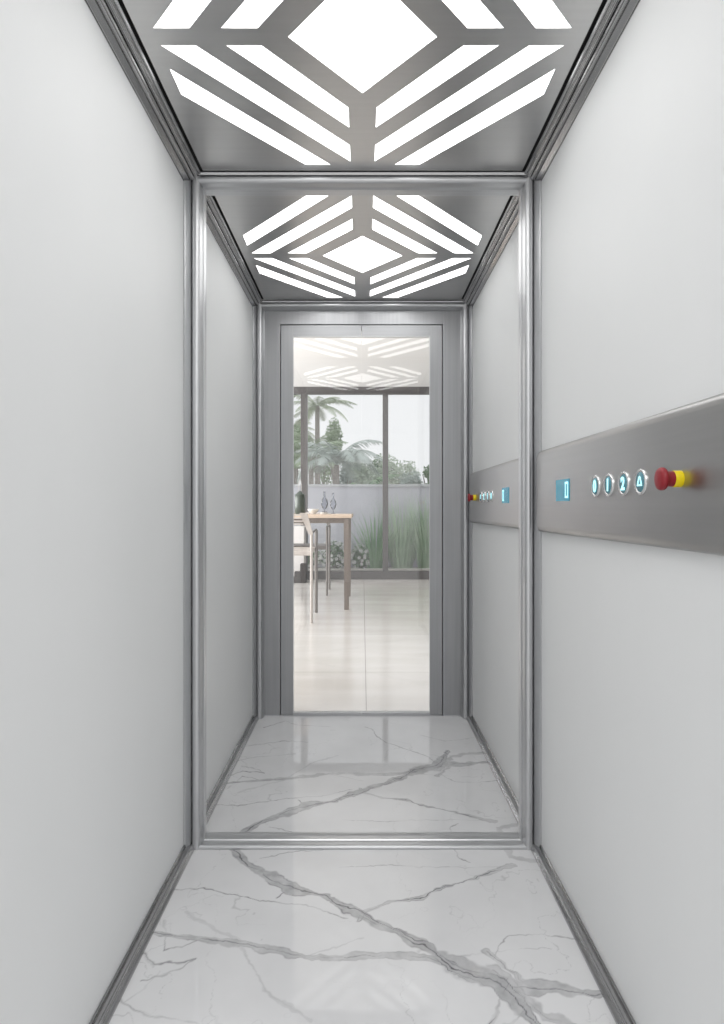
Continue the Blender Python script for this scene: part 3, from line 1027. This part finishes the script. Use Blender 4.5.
def tree(x, y, h, rad, n, size, label, mat, name='bushy_tree', col=False):
    r = thing(name, (x, y, 0), label, 'tree', 'trees beyond the garden wall')
    t_ = MB().tube((x, y, 0), (x, y, h), 0.07, 0.03, 10)
    for i in range(6):
        a = rnd(0, 6.28)
        t_.tube((x, y, h * .55), (x + rad[0] * .6 * math.cos(a), y + rad[1] * .6 * math.sin(a), h * rnd(.8, 1.1)), 0.03, 0.01, 6)
    t_.build('trunk', M['bark'], r)
    mb = MB()
    if col:
        leaf_cloud(mb, (x, y, h), rad, n, size)
    else:
        for i in range(9):
            o_ = Vector((rnd(-.6, .6) * rad[0], rnd(-.6, .6) * rad[1], rnd(-.5, .45) * rad[2]))
            leaf_cloud(mb, (x + o_.x, y + o_.y, h + o_.z), [v * .5 for v in rad], n // 9, size)
    mb.build('crown', mat, r)


def at(px, py, z):
    p = P(px, py, z)
    return p.x, p.y, p.z


tree(*at(334, 440, 21), (0.28, 0.28, 0.75), 1500, 0.06, 'narrow upright tree right of the tall palm', M['midleaf'], 'columnar_tree', True)
tree(*at(372, 478, 19), (0.75, 0.6, 0.62), 2600, 0.05, 'pale bushy tree above the wall left of the right-hand mullion', M['paleleaf'])
tree(*at(379, 474, 21.5), (0.28, 0.3, 0.70), 1500, 0.05, 'narrow dark green shrub tree beside the right-hand mullion', M['darkleaf'], 'columnar_tree', True)
tree(*at(399, 472, 20), (0.65, 0.6, 0.75), 2600, 0.05, 'pale airy tree above the wall right of the right-hand mullion', M['paleleaf'])
tree(*at(412, 484, 17), (0.40, 0.4, 0.42), 1800, 0.045, 'white-speckled low bush peeping over the wall', M['silverleaf'])
tree(*at(430, 478, 17), (0.36, 0.4, 0.42), 2200, 0.05, 'dense dark green tree at the right edge of the glass', M['darkleaf'])
tree(*at(297, 448, 22.5), (0.65, 0.6, 1.0), 3000, 0.06, 'grey-green tree filling the left edge of the glass', M['midleaf'])
tree(*at(324, 462, 24.8), (0.8, 0.6, 0.95), 3200, 0.06, 'green tree behind the palms left of centre', M['midleaf'])
tree(*at(350, 478, 22), (0.8, 0.6, 0.8), 2600, 0.06, 'pale grey tree behind the drooping palm', M['silverleaf'])

# ------------------------------------------------------------------ light
wd = bpy.data.worlds.new('World')
S.world = wd
wd.use_nodes = True
bg = wd.node_tree.nodes['Background']
bg.inputs[0].default_value = (0.965, 0.97, 0.985, 1)
bg.inputs[1].default_value = 1.0


def area(name, loc, rot, sx, sy, power, col=(1, 1, 1)):
    l = bpy.data.lights.new(name, 'AREA')
    l.shape = 'RECTANGLE'
    l.size, l.size_y = sx, sy
    l.energy = power
    l.color = col
    o = bpy.data.objects.new(name, l)
    C.objects.link(o)
    o.location = loc
    o.rotation_euler = rot
    return o


area('room_fill_light', (-4.45, 4.6, 1.5), (0, -PI / 2, 0), 2.6, 5.0, 400, (1, 0.99, 0.98))  # added unseen lamp that brightens the dining room; no side window is built
area('cabin_fill_light', (0, -2.9, 2.65), (0, 0, 0), 2.4, 1.6, 38, (1, 0.99, 0.975))  # added unseen overhead lamp behind the camera, fills the cabin walls

# ------------------------------------------------------------------ camera
cam = bpy.data.cameras.new('camera')
co = bpy.data.objects.new('camera', cam)
C.objects.link(co)
S.camera = co
co.location = (0, CAMY, CAMZ)
co.rotation_euler = (PI / 2, 0, 0)
cam.sensor_fit = 'HORIZONTAL'
cam.sensor_width = 36
cam.lens = F / 724 * 36
cam.shift_x = -(CX - 362) / 724
cam.shift_y = (CY - 512) / 724
cam.clip_start = 0.02
cam.clip_end = 200

S.view_settings.view_transform = 'Standard'
S.view_settings.look = 'None'
S.view_settings.gamma = 1
S.view_settings.exposure = 0.0
S.view_settings.use_curve_mapping = False
S.cycles.max_bounces = 12
S.cycles.transparent_max_bounces = 16
S.cycles.use_denoising = True
